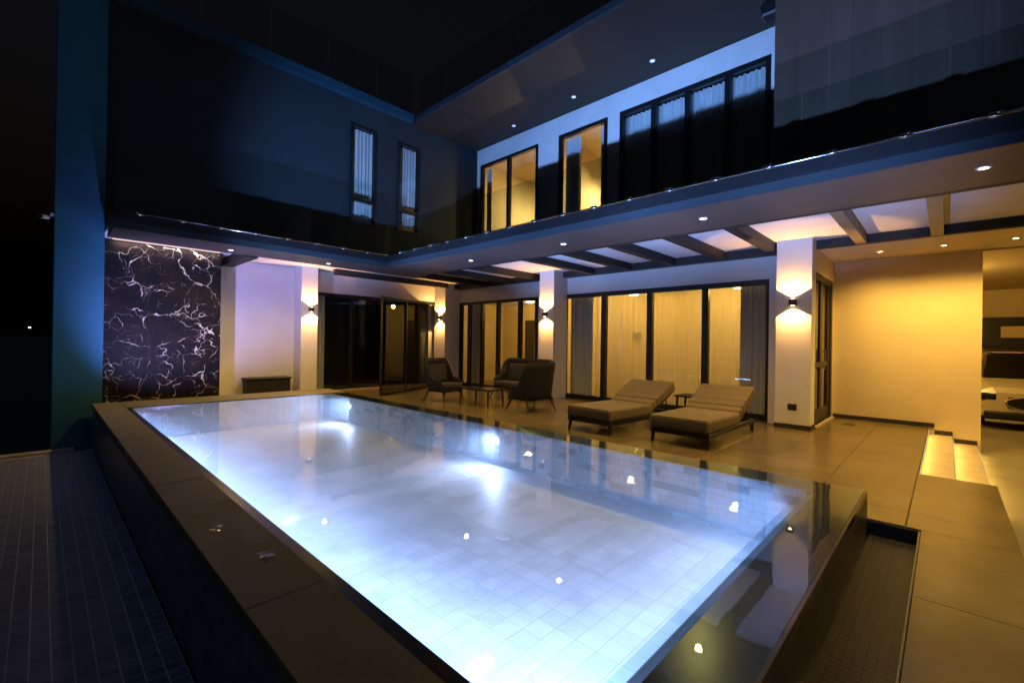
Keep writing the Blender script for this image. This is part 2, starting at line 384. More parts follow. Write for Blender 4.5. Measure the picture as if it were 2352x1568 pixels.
# copings: wet black granite at the near end and house side, dry stone towards the deck
CT = WZ - .012
for k in range(7):
    a = PY0 + k*(PY1-PY0)/7; b2 = a + (PY1-PY0)/7
    bx('rim_stone', 'black_granite', pool, PX1, OX1, a+.002, b2-.002, WZ-.06, CT)
bx('rim_stone', 'black_granite', pool, PX1, OX1, OY0, PY0-.002, WZ-.06, CT)
for k in range(3):
    a = PX0 + k*(PX1-PX0)/3; bx('rim_stone', 'black_granite', pool, a+.002, a+(PX1-PX0)/3-.002, OY0, PY0-.06, WZ-.06, CT)
bm = bmesh.new(); q = [bm.verts.new(p) for p in ((PX0,PY0-.06,CT-.002),(PX1,PY0-.06,CT-.002),(PX1,PY0+.03,WZ-.085),(PX0,PY0+.03,WZ-.085),(PX0,PY0-.06,WZ-.09),(PX1,PY0-.06,WZ-.09))]
bm.faces.new((q[0],q[1],q[2],q[3])); bm.faces.new((q[4],q[5],q[1],q[0])); bm.faces.new((q[3],q[2],q[5],q[4])); bm.faces.new((q[0],q[3],q[4])); bm.faces.new((q[1],q[5],q[2]))
obj('blue_edge', bm, 'blue_edge_tile', pool)
yj = [OY0, 2.30, 4.75, 7.22, 9.6, OY1]
for k in range(5):
    bx('coping_stone', 'coping_stone', pool, OX0-.02, PX0-.055, yj[k]+.002, yj[k+1]-.002, WZ-.05, WZ+.012, bev=.006)
bx('waterline_trim', 'black_granite', pool, PX0-.053, PX0+.012, OY0, PY1, WZ-.05, WZ+.006)
xs = [PX0-.053, 2.2, 3.4, 4.62, OX1]
for k in range(4): bx('far_coping_stone', 'coping_stone', pool, xs[k]+.002, xs[k+1]-.002, PY1+.03, OY1, WZ-.05, WZ+.012, bev=.006)
bx('waterline_trim', 'black_granite', pool, PX0+.014, PX1, PY1-.005, PY1+.028, WZ-.05, WZ+.006)
# outer faces
boxes('outer_wall', 'grout', pool, [(OX0+.014, PX0-.3, OY0+.014, OY1, -.95, WZ-.062), (PX0-.3, OX1, OY0+.014, PY0-.3, -.95, WZ-.062), (PX1+.3, OX1, PY0-.3, OY1, -.95, WZ-.062), (PX0-.3, PX1+.3, PY1+.3, OY1, -.95, WZ-.062)])
cells = []; H = .098
for r in range(8):
    z = DZ+.005 + r*H; y = OY0 + (-.2 if r % 2 else 0)
    while y < OY1:
        a = max(y, OY0); b2 = min(y+.4, OY1)
        if b2-a > .03 and z+H < WZ-.045: cells.append((OX0+.006, (a+b2)/2, z+H/2, .014, b2-a-.005, H-.005))
        y += .4
ptiles('outer_tile', 'dark_pool_tile', cells)
cells = []
for k in range(6):
    a = OX0+.014 + k*(OX1-OX0-.014)/6; w2 = (OX1-OX0-.014)/6
    cells.append((a+w2/2, OY0+.006, (WZ-.062-.30)/2, w2-.006, .014, WZ-.062+.30-.004))
ptiles('end_panel', 'end_wall_tile', cells, tilt=False)
# overflow channel along the near end
ch = thing('overflow_channel', 'sunken dark tiled overflow channel between the pool end and the walkway', 'channel', (2.8, .31, -.95))
boxes('channel_bed', 'black_granite', ch, [(-1.2, 5.06, .142, .488, -.95, -.125)])
bx('channel_lining', 'dark_pool_tile', ch, 5.045, 5.06, .142, .488, -.125, -.014)
bx('channel_lining', 'dark_pool_tile', ch, -1.2, 5.043, .142, .152, -.125, -.014)
bm = bmesh.new()
for i in range(110):
    for j in range(7): box(bm, .1+i*.045, .142+i*.045, .156+j*.045, .198+j*.045, -.125, -.119)
tag(obj('channel_mosaic', bm, 'channel_tile', ch), kind='stuff')
# water: fills the basin and films over the near and house-side rims
bm = bmesh.new(); x0, x1, y0, y1 = PX0+.013, OX1-.015, OY0+.02, PY1-.006
x2, y2 = PX1-.03, PY0+.035; z0 = CT+.001; zt = WZ-.004; zb = -.5
def V(*p): return bm.verts.new(p)
T_ = [V(x0,y0,zt), V(x2,y0,zt), V(x1,y0,zt), V(x1,y2,zt), V(x1,y1,zt), V(x2,y1,zt), V(x0,y1,zt), V(x0,y2,zt), V(x2,y2,zt)]
M_ = [V(v.co.x, v.co.y, z0) for v in T_]
B_ = {k: V(T_[k].co.x, T_[k].co.y, zb) for k in (5, 6, 7, 8)}
for f in ((0,1,8,7),(1,2,3,8),(8,3,4,5),(7,8,5,6)): bm.faces.new([T_[i] for i in f])
for f in ((0,1,8,7),(1,2,3,8),(8,3,4,5)): bm.faces.new([M_[i] for i in f][::-1])
ring_ = [0,1,2,3,4,5,6,7]
for i in range(8): a, b2 = ring_[i], ring_[(i+1)%8]; bm.faces.new((T_[a], T_[b2], M_[b2], M_[a]))
for a, b2 in ((5,6),(6,7),(7,8),(8,5)): bm.faces.new((M_[a], M_[b2], B_[b2], B_[a]))
bm.faces.new([B_[k] for k in (5,6,7,8)])
wt = obj('water', bm, 'water_body'); tag(wt, kind='structure')
# puddles on the dry coping
for (px, py, r, lab) in ((.80, 3.42, .07, 'splash of water on the left-hand coping, the farther of two puddles'), (.90, 2.78, .06, 'small puddle on the left-hand coping near a stone joint')):
    bm = bmesh.new(); c = bm.verts.new((px, py, WZ+.0165)); rim = []
    for i in range(22):
        t = 2*math.pi*i/22; rr = r*(.65+.4*math.sin(3*t+px*9)*.6+.25*random.random()); rim.append(bm.verts.new((px+.8*rr*math.cos(t), py+1.6*rr*math.sin(t), WZ+.0135)))
    for i in range(22): bm.faces.new((c, rim[i], rim[(i+1)%22]))
    tag(obj('puddle', bm, 'puddle', smooth=True), lab, 'puddle', 'puddles on the pool coping')
# underwater lamps and drains
def pool_lamp(loc, aim, power, label, r=.085):
    t = thing('pool_lamp', label, 'pool lamp', loc, 0, 'underwater pool lamps')
    d = Vector(aim).normalized()
    bm = bmesh.new(); tube(bm, Vector((0,0,0)), d*.018, r, r, 20); obj('trim', bm, 'white_plastic', t, world=False)
    bm = bmesh.new(); tube(bm, d*.019, d*.024, r*.78, r*.7, 20); obj('lens', bm, 'lamp_pool', t, world=False)
    return t
for i, y in enumerate((1.3, 3.3, 5.3, 7.3, 9.3)):
    nm = ('nearest to the walkway', 'second from the walkway', 'third from the walkway', 'fourth from the walkway', 'nearest to the house wing')[i]
    t = pool_lamp((PX0+.027, y, .08), (1, 0, 0), 0, 'round underwater lamp on the left-hand pool wall, ' + nm)
    light('beam_light', 'SPOT', (PX0+.07, y, .232), (4800, 4800, 5000, 4800, 850)[i], POOL if i < 4 else (.42, .36, 1.0), t, aim=((1, .10, .76), (1, .25, .76), (1, 1.25, 1.22), (1, .05, .76), (.45, 1, .85))[i], spot_size=R((48, 48, 44, 48, 84)[i]), spot_blend=1.0, shadow_soft_size=.05)
us = thing('added_fill_strip', 'added fill light strip hidden below the left-hand coping of the pool', 'light strip', (PX0, 5.6, .18))  # added unseen strip, spreads the glow evenly over the pool floor
bx('channel', 'white_plastic', us, PX0+.014, PX0+.034, PY0+.1, PY1-.15, .165, .20); bx('diffuser', 'lamp_pool', us, PX0+.034, PX0+.038, PY0+.1, PY1-.15, .168, .197)
light('strip_light', 'AREA', (PX0+.045, 5.55, .18), 84, (.36, .52, 1.0), us, aim=(1, 0, -.52), shape='RECTANGLE', size=9.1, size_y=.03, spread=R(76))
us2 = thing('added_fill_strip', 'added fill light strip hidden along the near end of the pool', 'light strip', (2.9, PY0, .12))  # second added unseen strip, brightens the near floor and house-side wall
bx('channel', 'white_plastic', us2, PX0+.15, PX1-.15, PY0+.032, PY0+.045, .105, .14); bx('diffuser', 'lamp_pool', us2, PX0+.15, PX1-.15, PY0+.045, PY0+.049, .108, .137)
light('strip_light', 'AREA', (2.9, PY0+.055, .12), 28, (.36, .52, 1.0), us2, aim=(0, 1, -.25), shape='RECTANGLE', size=3.3, size_y=.03, spread=R(110))
for (y, nm, pw) in ((4.75, 'round underwater lamp on the house-side pool wall, middle of the pool', 34), (9.3, 'round underwater lamp on the house-side pool wall, near the far corner', 48)):
    t = pool_lamp((PX1-.027, y, .06), (-1, 0, 0), 0, nm, .07)
    light('pool_light', 'AREA', (PX1-.06, y, .06), pw*1.0, (.40, .55, 1.0), t, aim=(-1, 0, -.12), shape='DISK', size=.14)
for (x, y, r, lab) in ((3.0, 2.95, .075, 'round white drain cover on the pool floor nearest the camera'), (3.45, 5.5, .085, 'round white drain cover on the middle of the pool floor'), (3.55, 6.7, .05, 'small white inlet cover on the pool floor farther along')):
    bm = bmesh.new(); z = FZ(y)+.004
    tube(bm, (x, y, z), (x, y, z+.012), r, r*.85, 24)
    o = obj('drain_cover', bm, 'white_plastic'); tag(o, lab, 'drain cover', 'drain covers on the pool floor')

# ------------------------------------------------------------------ the house
MX, WY = 10.1, 12.9           # ground-floor facades
UX, UY = 10.1, 11.45          # upper facades
SZ, CZ2, FZT = 3.30, 3.45, 3.55
house = thing('house', 'two storey modern white and charcoal house wrapping two sides of the pool terrace', 'house', (10.1, 12.9, 0))
H_ = house
# ground floor walls
boxes('wall', 'white_render', H_, [(MX, 10.3, 1.93, 13.1, 2.845, 3.448), (MX, 10.3, 7.75, 8.66, 0, 2.843), (MX, 10.3, 12.25, 13.1, 0, 2.843)])
boxes('wall', 'white_render', H_, [(9.842, 10.3, 1.935, 2.505, 0, 2.843)])
boxes('wall', 'white_render', H_, [(.83, 5.25, WY, 13.1, -.9, 3.448), (5.252, MX, WY, 13.1, 2.845, 3.448)])
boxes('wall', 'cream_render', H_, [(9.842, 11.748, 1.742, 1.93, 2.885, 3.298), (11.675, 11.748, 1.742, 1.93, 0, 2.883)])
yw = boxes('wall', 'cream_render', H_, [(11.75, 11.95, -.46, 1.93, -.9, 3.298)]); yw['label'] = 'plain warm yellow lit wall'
for c in ((11.736, 11.749, .15, 1.74, .001, .085), (9.486, 9.499, 1.74, 2.31, .001, .085), (9.486, 9.84, 1.726, 1.739, .001, .085), (11.736, 11.749, -.10, .148, -.119, -.04), (11.736, 11.749, -.418, -.102, -.239, -.16), (10.085, 10.099, 8.12, 8.64, .001, .07), (9.486, 9.499, 7.59, 8.11, .001, .07)):
    bx('skirting', 'skirting', H_, *c)
for c in ((9.5, 9.84, 1.74, 2.30), (9.5, 10.098, 7.60, 8.10), (9.5, 10.098, 12.30, 12.898)):
    bx('column', 'white_render', H_, *c, 0, 3.449)
bx('column', 'white_render', H_, 4.79, 5.22, 12.40, 12.898, 0, 3.449)
pl = bx('pillar', 'blue_grey_render', H_, .14, .80, 11.36, 13.4, -.95, 8.3); pl['label'] = 'tall blue lit end pillar'
# canopy
bx('soffit', 'soffit_paint', H_, 5.90, 7.20, -9, 11.0, SZ, 3.42)
bx('soffit', 'soffit_paint', H_, .81, 5.898, 9.95, 11.0, SZ, 3.42)
bx('fascia', 'fascia_grey', H_, 5.86, 5.898, -9, 9.948, SZ-.004, 3.408)
bx('fascia', 'fascia_grey', H_, .76, 5.858, 9.91, 9.948, SZ-.004, 3.408)
bx('gutter', 'black_metal', H_, 5.80, 5.898, -9, 9.948, 3.41, FZT-.002)
bx('gutter', 'black_metal', H_, .74, 5.798, 9.85, 9.948, 3.41, FZT-.002)
boxes('balcony_floor', 'fascia_grey', H_, [(5.90, 10.09, -9, 12.88, 3.50, FZT), (.81, 5.898, 9.95, 12.88, 3.50, FZT)])
boxes('ceiling_panel', 'ceiling_white', H_, [(7.202, 10.098, -9, 12.88, CZ2+.002, 3.498), (.81, 7.20, 11.002, 12.88, CZ2+.002, 3.498)])
boxes('ceiling_panel', 'cream_render', H_, [(9.952, 11.748, -9, 1.738, SZ, 3.448)])
bx('rail', 'black_timber', H_, 7.202, 7.30, -9, 11.0, SZ-.004, 3.449)
bx('rail', 'black_timber', H_, 9.88, 10.096, 2.31, 7.59, SZ-.004, 3.449); bx('rail', 'black_timber', H_, 9.88, 10.096, 8.11, 12.29, SZ-.004, 3.449)
bx('rail', 'black_timber', H_, 9.83, 9.95, -9, 1.73, SZ-.004, 3.449)
bx('rail', 'black_timber', H_, 5.6, 9.49, 12.14, 12.30, SZ-.004, 3.449)
bx('beam', 'black_timber', H_, 3.05, 3.30, 11.002, 12.88, SZ-.03, 3.449)
for y in (-7.8, -6.7, -5.6, -4.5, -3.4, -2.3, -1.2, .12, 1.08): bx('beam', 'warm_timber', H_, 7.302, 9.828, y-.075, y+.075, SZ-.008, 3.449)
for y in (2.42, 3.42, 4.50, 5.60, 6.66): bx('beam', 'black_timber', H_, 7.302, 9.878, y-.085, y+.085, SZ-.008, 3.449)
for y in (8.50, 9.65, 10.8): bx('beam', 'black_timber', H_, 7.302, 9.878, y-.085, y+.085, SZ-.008, 3.449)
# car port
boxes('carport_ceiling', 'cream_render', H_, [(11.952, 20, -9, 1.9, SZ, 3.448)])
boxes('carport_wall', 'cream_render', H_, [(20, 20.2, -9, 2.1, -.95, 3.448), (11.952, 20, 1.9, 2.1, -.95, 3.298)])
# upper storey
boxes('upper_wall', 'white_render', H_, [(UX, 10.3, 1.83, 11.448, 7.36, 7.898), (UX, 10.3, 11.26, 11.448, FZT, 7.358), (UX, 10.3, 7.97, 8.74, FZT, 7.358), (UX, 10.3, 6.02, 6.38, FZT, 7.358), (UX, 10.3, 1.83, 2.59, FZT, 7.358)])
uw = [(5.61, 6.39, 4.61, 7.27), (7.06, 7.82, 4.65, 7.23)]
boxes('upper_wall', 'charcoal_render', H_, [(.802, 5.61, UY, 11.65, FZT, 7.948), (6.39, 7.06, UY, 11.65, FZT, 7.948), (7.82, 10.3, UY, 11.65, FZT, 7.898)] + [(a, b2, UY, 11.65, FZT, c) for a, b2, c, d in uw] + [(a, b2, UY, 11.65, d, 7.948 if a < 7 else 7.898) for a, b2, c, d in uw])
bx('roof_soffit', 'upper_soffit', H_, 7.55, 10.3, 1.83, 11.448, 7.90, 8.02)
bx('roof_edge', 'fascia_grey', H_, 7.47, 7.548, 1.83, 11.2, 7.895, 8.04)
bx('roof', 'charcoal_render', H_, 10.302, 14, 1.9, 14, 7.95, 8.1)
bx('roof', 'charcoal_render', H_, .802, 10.3, 11.45, 16, 7.95, 8.1)
bx('roof_edge', 'roof_trim', H_, .802, 7.468, 11.27, 11.448, 7.88, 8.10)
# projecting upper volume, clad in vertical boards
boxes('upper_block', 'charcoal_render', H_, [(7.34, 12, -9, 1.80, FZT+.002, 12)])
y = 1.83; bw = .30; bms = None
while y > -8:
    o = bx('cladding_board', 'charcoal_cladding', H_, 7.30, 7.338, y-bw+.0012, y, FZT+.004, 12) if bms is None else link('cladding_board', bms, None, H_, (0, y-1.83, 0))
    bms = o.data; y -= bw
# rooms
boxes('room_wall', 'room_wall', H_, [(13.0, 13.1, 1.93, 13.1, -.1, 2.95), (10.3, 13, 8.15, 8.25, 0, 2.95), (10.302, 13, 1.932, 2.0, 0, 2.88), (10.302, 13, 13.0, 13.1, 0, 2.95)])
boxes('room_ceiling', 'ceiling_white', H_, [(10.302, 13, 2.0, 13.0, 2.95, 3.05)])
boxes('room_floor', 'terrace_tile', H_, [(10.101, 13, 1.94, 13.0, -.1, .002), (5.2, 10.1, 12.92, 16, -.1, .002)])
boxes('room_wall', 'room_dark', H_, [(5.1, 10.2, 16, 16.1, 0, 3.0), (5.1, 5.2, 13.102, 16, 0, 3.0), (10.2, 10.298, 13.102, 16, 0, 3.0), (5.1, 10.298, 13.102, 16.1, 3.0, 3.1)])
boxes('upper_room_wall', 'upper_room_dimmed', H_, [(13.4, 13.5, 6.2, 11.6, FZT, 7.8), (10.302, 13.4, 8.32, 8.42, FZT, 7.6), (10.302, 13.4, 6.18, 6.24, FZT, 7.6), (10.302, 13.4, 11.5, 11.6, FZT, 7.6)])
boxes('upper_room_ceiling', 'upper_room_dimmed', H_, [(10.302, 13.4, 6.24, 11.5, 7.6, 7.7)])
boxes('upper_room_floor', 'upper_room_dimmed', H_, [(10.101, 13.5, 1.9, 11.6, 3.45, 3.56)])
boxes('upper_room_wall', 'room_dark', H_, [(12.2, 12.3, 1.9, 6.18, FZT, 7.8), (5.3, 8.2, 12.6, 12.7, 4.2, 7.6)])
boxes('wardrobe', 'upper_room_dimmed', H_, [(12.6, 13.39, 8.44, 9.5, FZT+.02, 6.3)])

def window_x(X, y0, y1, z0, z1, mull, fw=.07, dp=.10, glass='glass', trans=(), label=None):
    L = [(X-.02, X+dp, y0, y0+fw, z0, z1), (X-.02, X+dp, y1-fw, y1, z0, z1), (X-.019, X+dp-.001, y0+fw, y1-fw, z1-fw, z1), (X-.019, X+dp-.001, y0+fw, y1-fw, z0, z0+fw)]
    for m in mull: L.append((X-.018, X+dp-.002, m-fw*.62, m+fw*.62, z0+fw, z1-fw))
    w = boxes('window', 'black_metal', H_, L)
    if label: w['label'] = label
    e = [y0+fw*.4] + sorted(mull) + [y1-fw*.4]
    for a, b2 in zip(e[:-1], e[1:]): bx('pane', glass, w, X+.045, X+.055, a+fw*.5, b2-fw*.5, z0+fw*.9, z1-fw*.9)
    return w
def window_y(Y, x0, x1, z0, z1, mull, fw=.07, dp=.10, glass='glass', trans=(), label=None):
    L = [(x0, x0+fw, Y-.02, Y+dp, z0, z1), (x1-fw, x1, Y-.02, Y+dp, z0, z1), (x0+fw, x1-fw, Y-.019, Y+dp-.001, z1-fw, z1), (x0+fw, x1-fw, Y-.019, Y+dp-.001, z0, z0+fw)]
    for m in mull: L.append((m-fw*.62, m+fw*.62, Y-.018, Y+dp-.002, z0+fw, z1-fw))
    for t in trans: L.append((x0+fw, x1-fw, Y-.017, Y+dp-.003, t-fw*.6, t+fw*.6))
    w = boxes('window', 'black_metal', H_, L)
    if label: w['label'] = label
    e = [x0+fw*.4] + sorted(mull) + [x1-fw*.4]; zz = [z0+fw*.4] + sorted(trans) + [z1-fw*.4]
    for a, b2 in zip(e[:-1], e[1:]):
        for c, d in zip(zz[:-1], zz[1:]): bx('pane', glass, w, a+fw*.5, b2-fw*.5, Y+.045, Y+.055, c+fw*.5, d-fw*.5)
    return w
window_x(MX, 2.51, 7.75, 0.003, 2.842, [3.83, 5.14, 6.42], .11, label='wide four pane sliding window lit yellow')
window_x(MX, 8.66, 12.25, 0.003, 2.842, [9.4, 10.35, 11.1, 11.75], .09, label='sliding window behind the sofa with curtains')
window_y(WY, 5.255, 10.095, 0.003, 2.842, [6.45, 7.65, 8.85], .08, label='dark glazed door wall of the house wing')
window_x(UX, 8.74, 11.26, FZT+.012, 7.358, [9.97], .09, label='lit yellow upstairs window of two panes')
window_x(UX, 6.38, 7.97, FZT+.012, 7.358, [], .10, label='lit upstairs window with parted curtain')
window_x(UX, 2.59, 6.02, FZT+.012, 7.358, [3.42, 4.29, 5.11], .10, label='dark curtained upstairs window of four panes')
for a, b2, c, d in uw: window_y(UY, a, b2, c, d, [], .06, trans=[5.27])
# door in the return wall
dr = boxes('door', 'door_wood', H_, [(9.845, 9.94, 1.76, 1.88, 0, 2.88), (11.58, 11.672, 1.76, 1.88, 0, 2.88), (9.94, 11.58, 1.761, 1.879, 2.78, 2.879), (9.94, 10.08, 1.80, 1.85, .02, 2.778), (10.66, 10.86, 1.80, 1.85, .02, 2.778), (11.44, 11.58, 1.80, 1.85, .02, 2.778), (10.08, 11.44, 1.801, 1.849, .02, .28), (10.08, 11.44, 1.801, 1.849, 1.1, 1.2)])
dr['label'] = 'dark glazed entrance door by the yellow wall'
for (a, b2) in ((10.08, 10.66), (10.86, 11.44)):
    bx('pane', 'dark_glass', dr, a, b2, 1.82, 1.83, .28, 1.1); bx('pane', 'dark_glass', dr, a, b2, 1.82, 1.83, 1.2, 2.78)
boxes('handle', 'chrome', dr, [(10.84, 10.87, 1.745, 1.765, 1.05, 1.45), (10.845, 10.865, 1.765, 1.80, 1.08, 1.10), (10.845, 10.865, 1.765, 1.80, 1.40, 1.42)])
bx('threshold', 'step_stone', H_, 9.845, 11.67, 1.70, 1.758, .001, .03)
bx('threshold', 'step_stone', H_, 5.25, 9.49, 12.80, 12.875, .001, .04)

# stone water wall
ww = thing('stone_water_wall', 'black marble wall panel with white and rusty veins behind the pool', 'stone wall', (1.85, 12.05, 0))
bx('backing', 'grout', ww, .86, 2.84, 12.08, 12.88, -.5, 3.445)
zc = [-.4, .45, 1.05, 1.75, 2.45, 3.05, 3.44]; xc = [.852, 1.50, 2.18, 2.85]
for r in range(6):
    for c in range(3):
        mt = 'marble'
        bx('slab', mt, ww, xc[c]+.0007, xc[c+1]-.0007, 12.05-random.uniform(0,.004), 12.079, zc[r]+.0007, zc[r+1]-.0007, bev=.001)
bx('light_strip', 'strip_pink', ww, .95, 2.8, 11.93, 11.95, 3.425, 3.445)
light('strip_light', 'AREA', (1.9, 11.94, 3.42), 9, (1.0, .74, .66), ww, aim=(0, .25, -1), shape='RECTANGLE', size=1.8, size_y=.02)

# ------------------------------------------------------------------ glass railings
def railing(name, label, axis, fixed, a0, a1, z, h, step, clamp, parent_loc):
    t = thing(name, label, 'glass railing', parent_loc); off = .108 if clamp else .04
    a = a0; 
    while a < a1-.05:
        b2 = min(a+step, a1)
        if axis == 'y': bx('pane', 'rail_glass', t, fixed-.006, fixed+.006, a+.008, b2-.008, z+.03, z+h)
        else: bx('pane', 'rail_glass', t, a+.008, b2-.008, fixed-.006, fixed+.006, z+.03, z+h)
        a = b2
    bm = bmesh.new()
    if axis == 'y': tube(bm, (fixed-off, a0, z+.012), (fixed-off, a1, z+.012), .014, n=10)
    else: tube(bm, (a0, fixed-off, z+.012), (a1, fixed-off, z+.012), .014, n=10)
    obj('base_rail', bm, 'chrome', t, smooth=True)
    if not clamp:
        a = a0
        while a < a1+.05:
            bm = bmesh.new(); p = (fixed, a, z) if axis == 'y' else (a, fixed, z)
            tube(bm, p, (p[0], p[1], z+h+.02), .011, n=8); obj('post', bm, 'chrome', t); a += step
    if clamp:
        a = a0 + clamp*.5
        while a < a1:
            bm = bmesh.new()
            p = (fixed-off, a, z+.016) if axis == 'y' else (a, fixed-off, z+.016)
            d = Vector((0,.05,0)) if axis == 'y' else Vector((.05,0,0))
            tube(bm, Vector(p)-d, Vector(p)+d, .028, n=10); obj('clamp', bm, 'chrome', t, smooth=True)
            a += clamp
    return t
railing('balcony_railing', 'frameless glass balcony railing along the long house front', 'y', 5.915, -6.0, 9.90, FZT, .80, 1.2, .6, (5.915, 4, FZT))
railing('balcony_railing', 'frameless glass balcony railing along the house wing above the marble wall', 'x', 9.965, .82, 5.84, FZT, .80, 1.25, .6, (3.4, 9.965, FZT))
railing('roof_railing', 'glass roof railing above the long house front', 'y', 7.62, 1.9, 11.2, 8.03, 1.1, 1.35, 0, (7.62, 6, 8.03))
railing('roof_railing', 'glass roof railing above the charcoal wing wall', 'x', 11.36, .9, 7.5, 8.105, 1.1, 1.35, 0, (4, 11.36, 8.105))

# ------------------------------------------------------------------ curtains
def curtain(label, p0, p1, z0, z1, material='sheer', amp=.035, wave=.11, skew=0.0, group='curtains behind the windows'):
    p0 = Vector((*p0, 0)); p1 = Vector((*p1, 0)); L = (p1-p0).length; d = (p1-p0)/L; nrm = Vector((-d.y, d.x, 0)); n = max(8, int(L/wave*8)); bm = bmesh.new()
    ph = random.uniform(0, 6); rows = []
    for k in range(7):
        t = k/6; row = []
        for i in range(n+1):
            s = L*i/n
            w = amp*(.55+.45*t*.6)*math.sin(2*math.pi*s/wave + ph + 1.3*math.sin(s*2.1+ph)) + .01*math.sin(s*31+ph*3)
            sx = s*(1 - skew*(1-t)*(0.6 if True else 0))
            q = p0 + d*sx + nrm*w; row.append(bm.verts.new((q.x, q.y, z0+(z1-z0)*t)))
        rows.append(row)
    for k in range(6):
        for i in range(n): bm.faces.new((rows[k][i], rows[k][i+1], rows[k+1][i+1], rows[k+1][i]))
    o = obj('curtain', bm, material, smooth=True); return tag(o, label, 'curtain', group)
curtain('sheer curtain drawn to the left end of the wide four pane window', (10.42, 6.95), (10.42, 7.70), .03, 2.85)
curtain('sheer curtain drawn to the right end of the wide four pane window', (10.42, 2.56), (10.42, 3.20), .03, 2.85)
curtain('thin full width sheer curtain across the wide four pane window', (10.52, 3.1), (10.52, 7.1), .03, 2.85, 'sheer_thin', .02, .16)
curtain('pale curtain at the left end of the window behind the sofa', (10.45, 11.35), (10.45, 12.15), .03, 2.85)
curtain('narrow curtain beside the column in the window behind the sofa', (10.45, 8.70), (10.45, 9.10), .03, 2.85)
curtain('pale curtain in the dark wing door beside the corner column', (8.9, 13.15), (10.0, 13.15), .03, 2.85)
curtain('olive curtain in the dark wing door beside the lit wing column', (5.3, 13.15), (5.75, 13.15), .03, 2.85)
curtain('grey curtain closed across the dark upstairs window of four panes', (10.36, 2.62), (10.36, 6.0), FZT+.05, 7.30, 'sheer_grey')
curtain('curtain tied aside at the left of the lit single upstairs window', (10.36, 7.40), (10.36, 7.92), FZT+.05, 7.30, 'sheer_grey')
curtain('curtain at the right of the lit single upstairs window', (10.36, 6.42), (10.36, 6.72), FZT+.05, 7.30, 'sheer')
curtain('narrow curtain at the left of the lit two pane upstairs window', (10.36, 10.98), (10.36, 11.22), FZT+.05, 7.30, 'sheer')
curtain('blue lit curtain in the left one of the two charcoal wall windows', (5.62, 11.70), (6.38, 11.70), 4.62, 7.26, 'sheer', .025, .10)
curtain('blue lit curtain in the right one of the two charcoal wall windows', (7.07, 11.70), (7.81, 11.70), 4.66, 7.22, 'sheer', .025, .10)

# ------------------------------------------------------------------ lamps
def wall_lamp(loc, nx, ny, label, power=92):
    t = thing('wall_lamp', label, 'wall lamp', loc, 0, 'up and down wall lamps on the columns')
    n = Vector((nx, ny, 0)); s = Vector((-ny, nx, 0))
    bm = bmesh.new(); vs_ = box(bm, -.055, .055, 0, .12, -.055, .055); bevel(bm, .012)
    bmesh.ops.transform(bm, matrix=Matrix((( s.x, n.x, 0, 0), (s.y, n.y, 0, 0), (0, 0, 1, 0), (0, 0, 0, 1))), verts=list(bm.verts))
    obj('body', bm, 'black_metal', t, world=False)
    c = n*.07
    for sg in (1, -1):
        bm = bmesh.new(); tube(bm, c+Vector((0,0,.056*sg)), c+Vector((0,0,.059*sg)), .028, n=16); obj('lens', bm, 'lamp_warm', t, world=False)
        light('beam_light', 'SPOT', Vector(loc)+n*.085+Vector((0,0,.075*sg)), power, WARM, t, aim=(n.x*-.06, n.y*-.06, sg), spot_size=R(118), spot_blend=.12, shadow_soft_size=.012)
    return t
wall_lamp((9.499, 2.02, 2.30), -1, 0, 'small square up and down lamp on the column beside the entrance door')
wall_lamp((9.499, 7.85, 2.27), -1, 0, 'small square up and down lamp on the column behind the armchair')
wall_lamp((9.499, 12.55, 2.30), -1, 0, 'small square up and down lamp on the inner corner column')
wall_lamp((5.03, 12.399, 2.30), 0, -1, 'small square up and down lamp on the wing column beside the purple wall')

def downlight(loc, label, power, col=AMBER, r=.038, size=162, blend=1.0, lens='lamp_warm', group='recessed canopy downlights'):
    t = thing('recessed_downlight', label, 'downlight', loc, 0, group)
    bm = bmesh.new(); ring(bm, (0,0), r, r+.022, -.010, 0); obj('trim', bm, 'white_plastic', t, world=False)
    bm = bmesh.new(); disc(bm, (0,0), r, -.003); obj('lens', bm, lens, t, world=False)
    if power: light('down_light', 'SPOT', Vector(loc)-Vector((0,0,.02)), power, col, t, aim=(0,0,-1), spot_size=R(size), spot_blend=blend, shadow_soft_size=r)
    return t
for (x, y, lab, p) in ((6.50, 2.51, 'recessed downlight in the canopy in front of the loungers', 165), (6.55, 5.03, 'recessed downlight in the canopy between the armchair and the loungers', 165),
    (6.58, 7.62, 'recessed downlight in the canopy above the coffee table', 165), (4.69, 10.57, 'recessed downlight in the canopy over the far pool corner', 190),
    (2.66, 10.56, 'recessed downlight in the canopy next to the marble wall', 190), (6.45, -.25, 'bright recessed downlight at the right end of the canopy', 210), (6.45, -2.8, 'recessed downlight in the canopy past the right edge of the view', 170)):
    downlight((x, y, SZ-.001), lab, p)
for (y, lab) in ((.91, 'recessed downlight by the entrance door, leftmost in the row over the yellow wall'), (.05, 'recessed downlight over the yellow wall, middle of its row'), (-.79, 'recessed downlight past the end of the yellow wall, rightmost of its row')):
    downlight((10.85, y, SZ-.001), lab, 165, AMBER, size=146, blend=1.0, group='downlights over the yellow wall')
for (x, y, lab) in ((9.61, 9.29, 'faint downlight in the roof soffit above the two pane lit window'), (9.52, 7.05, 'faint downlight in the roof soffit above the single lit window'), (9.49, 4.85, 'faint downlight in the roof soffit above the dark curtained window')):
    downlight((x, y, 7.899), lab, 0, r=.04, lens='lamp_cool', group='roof soffit downlights')
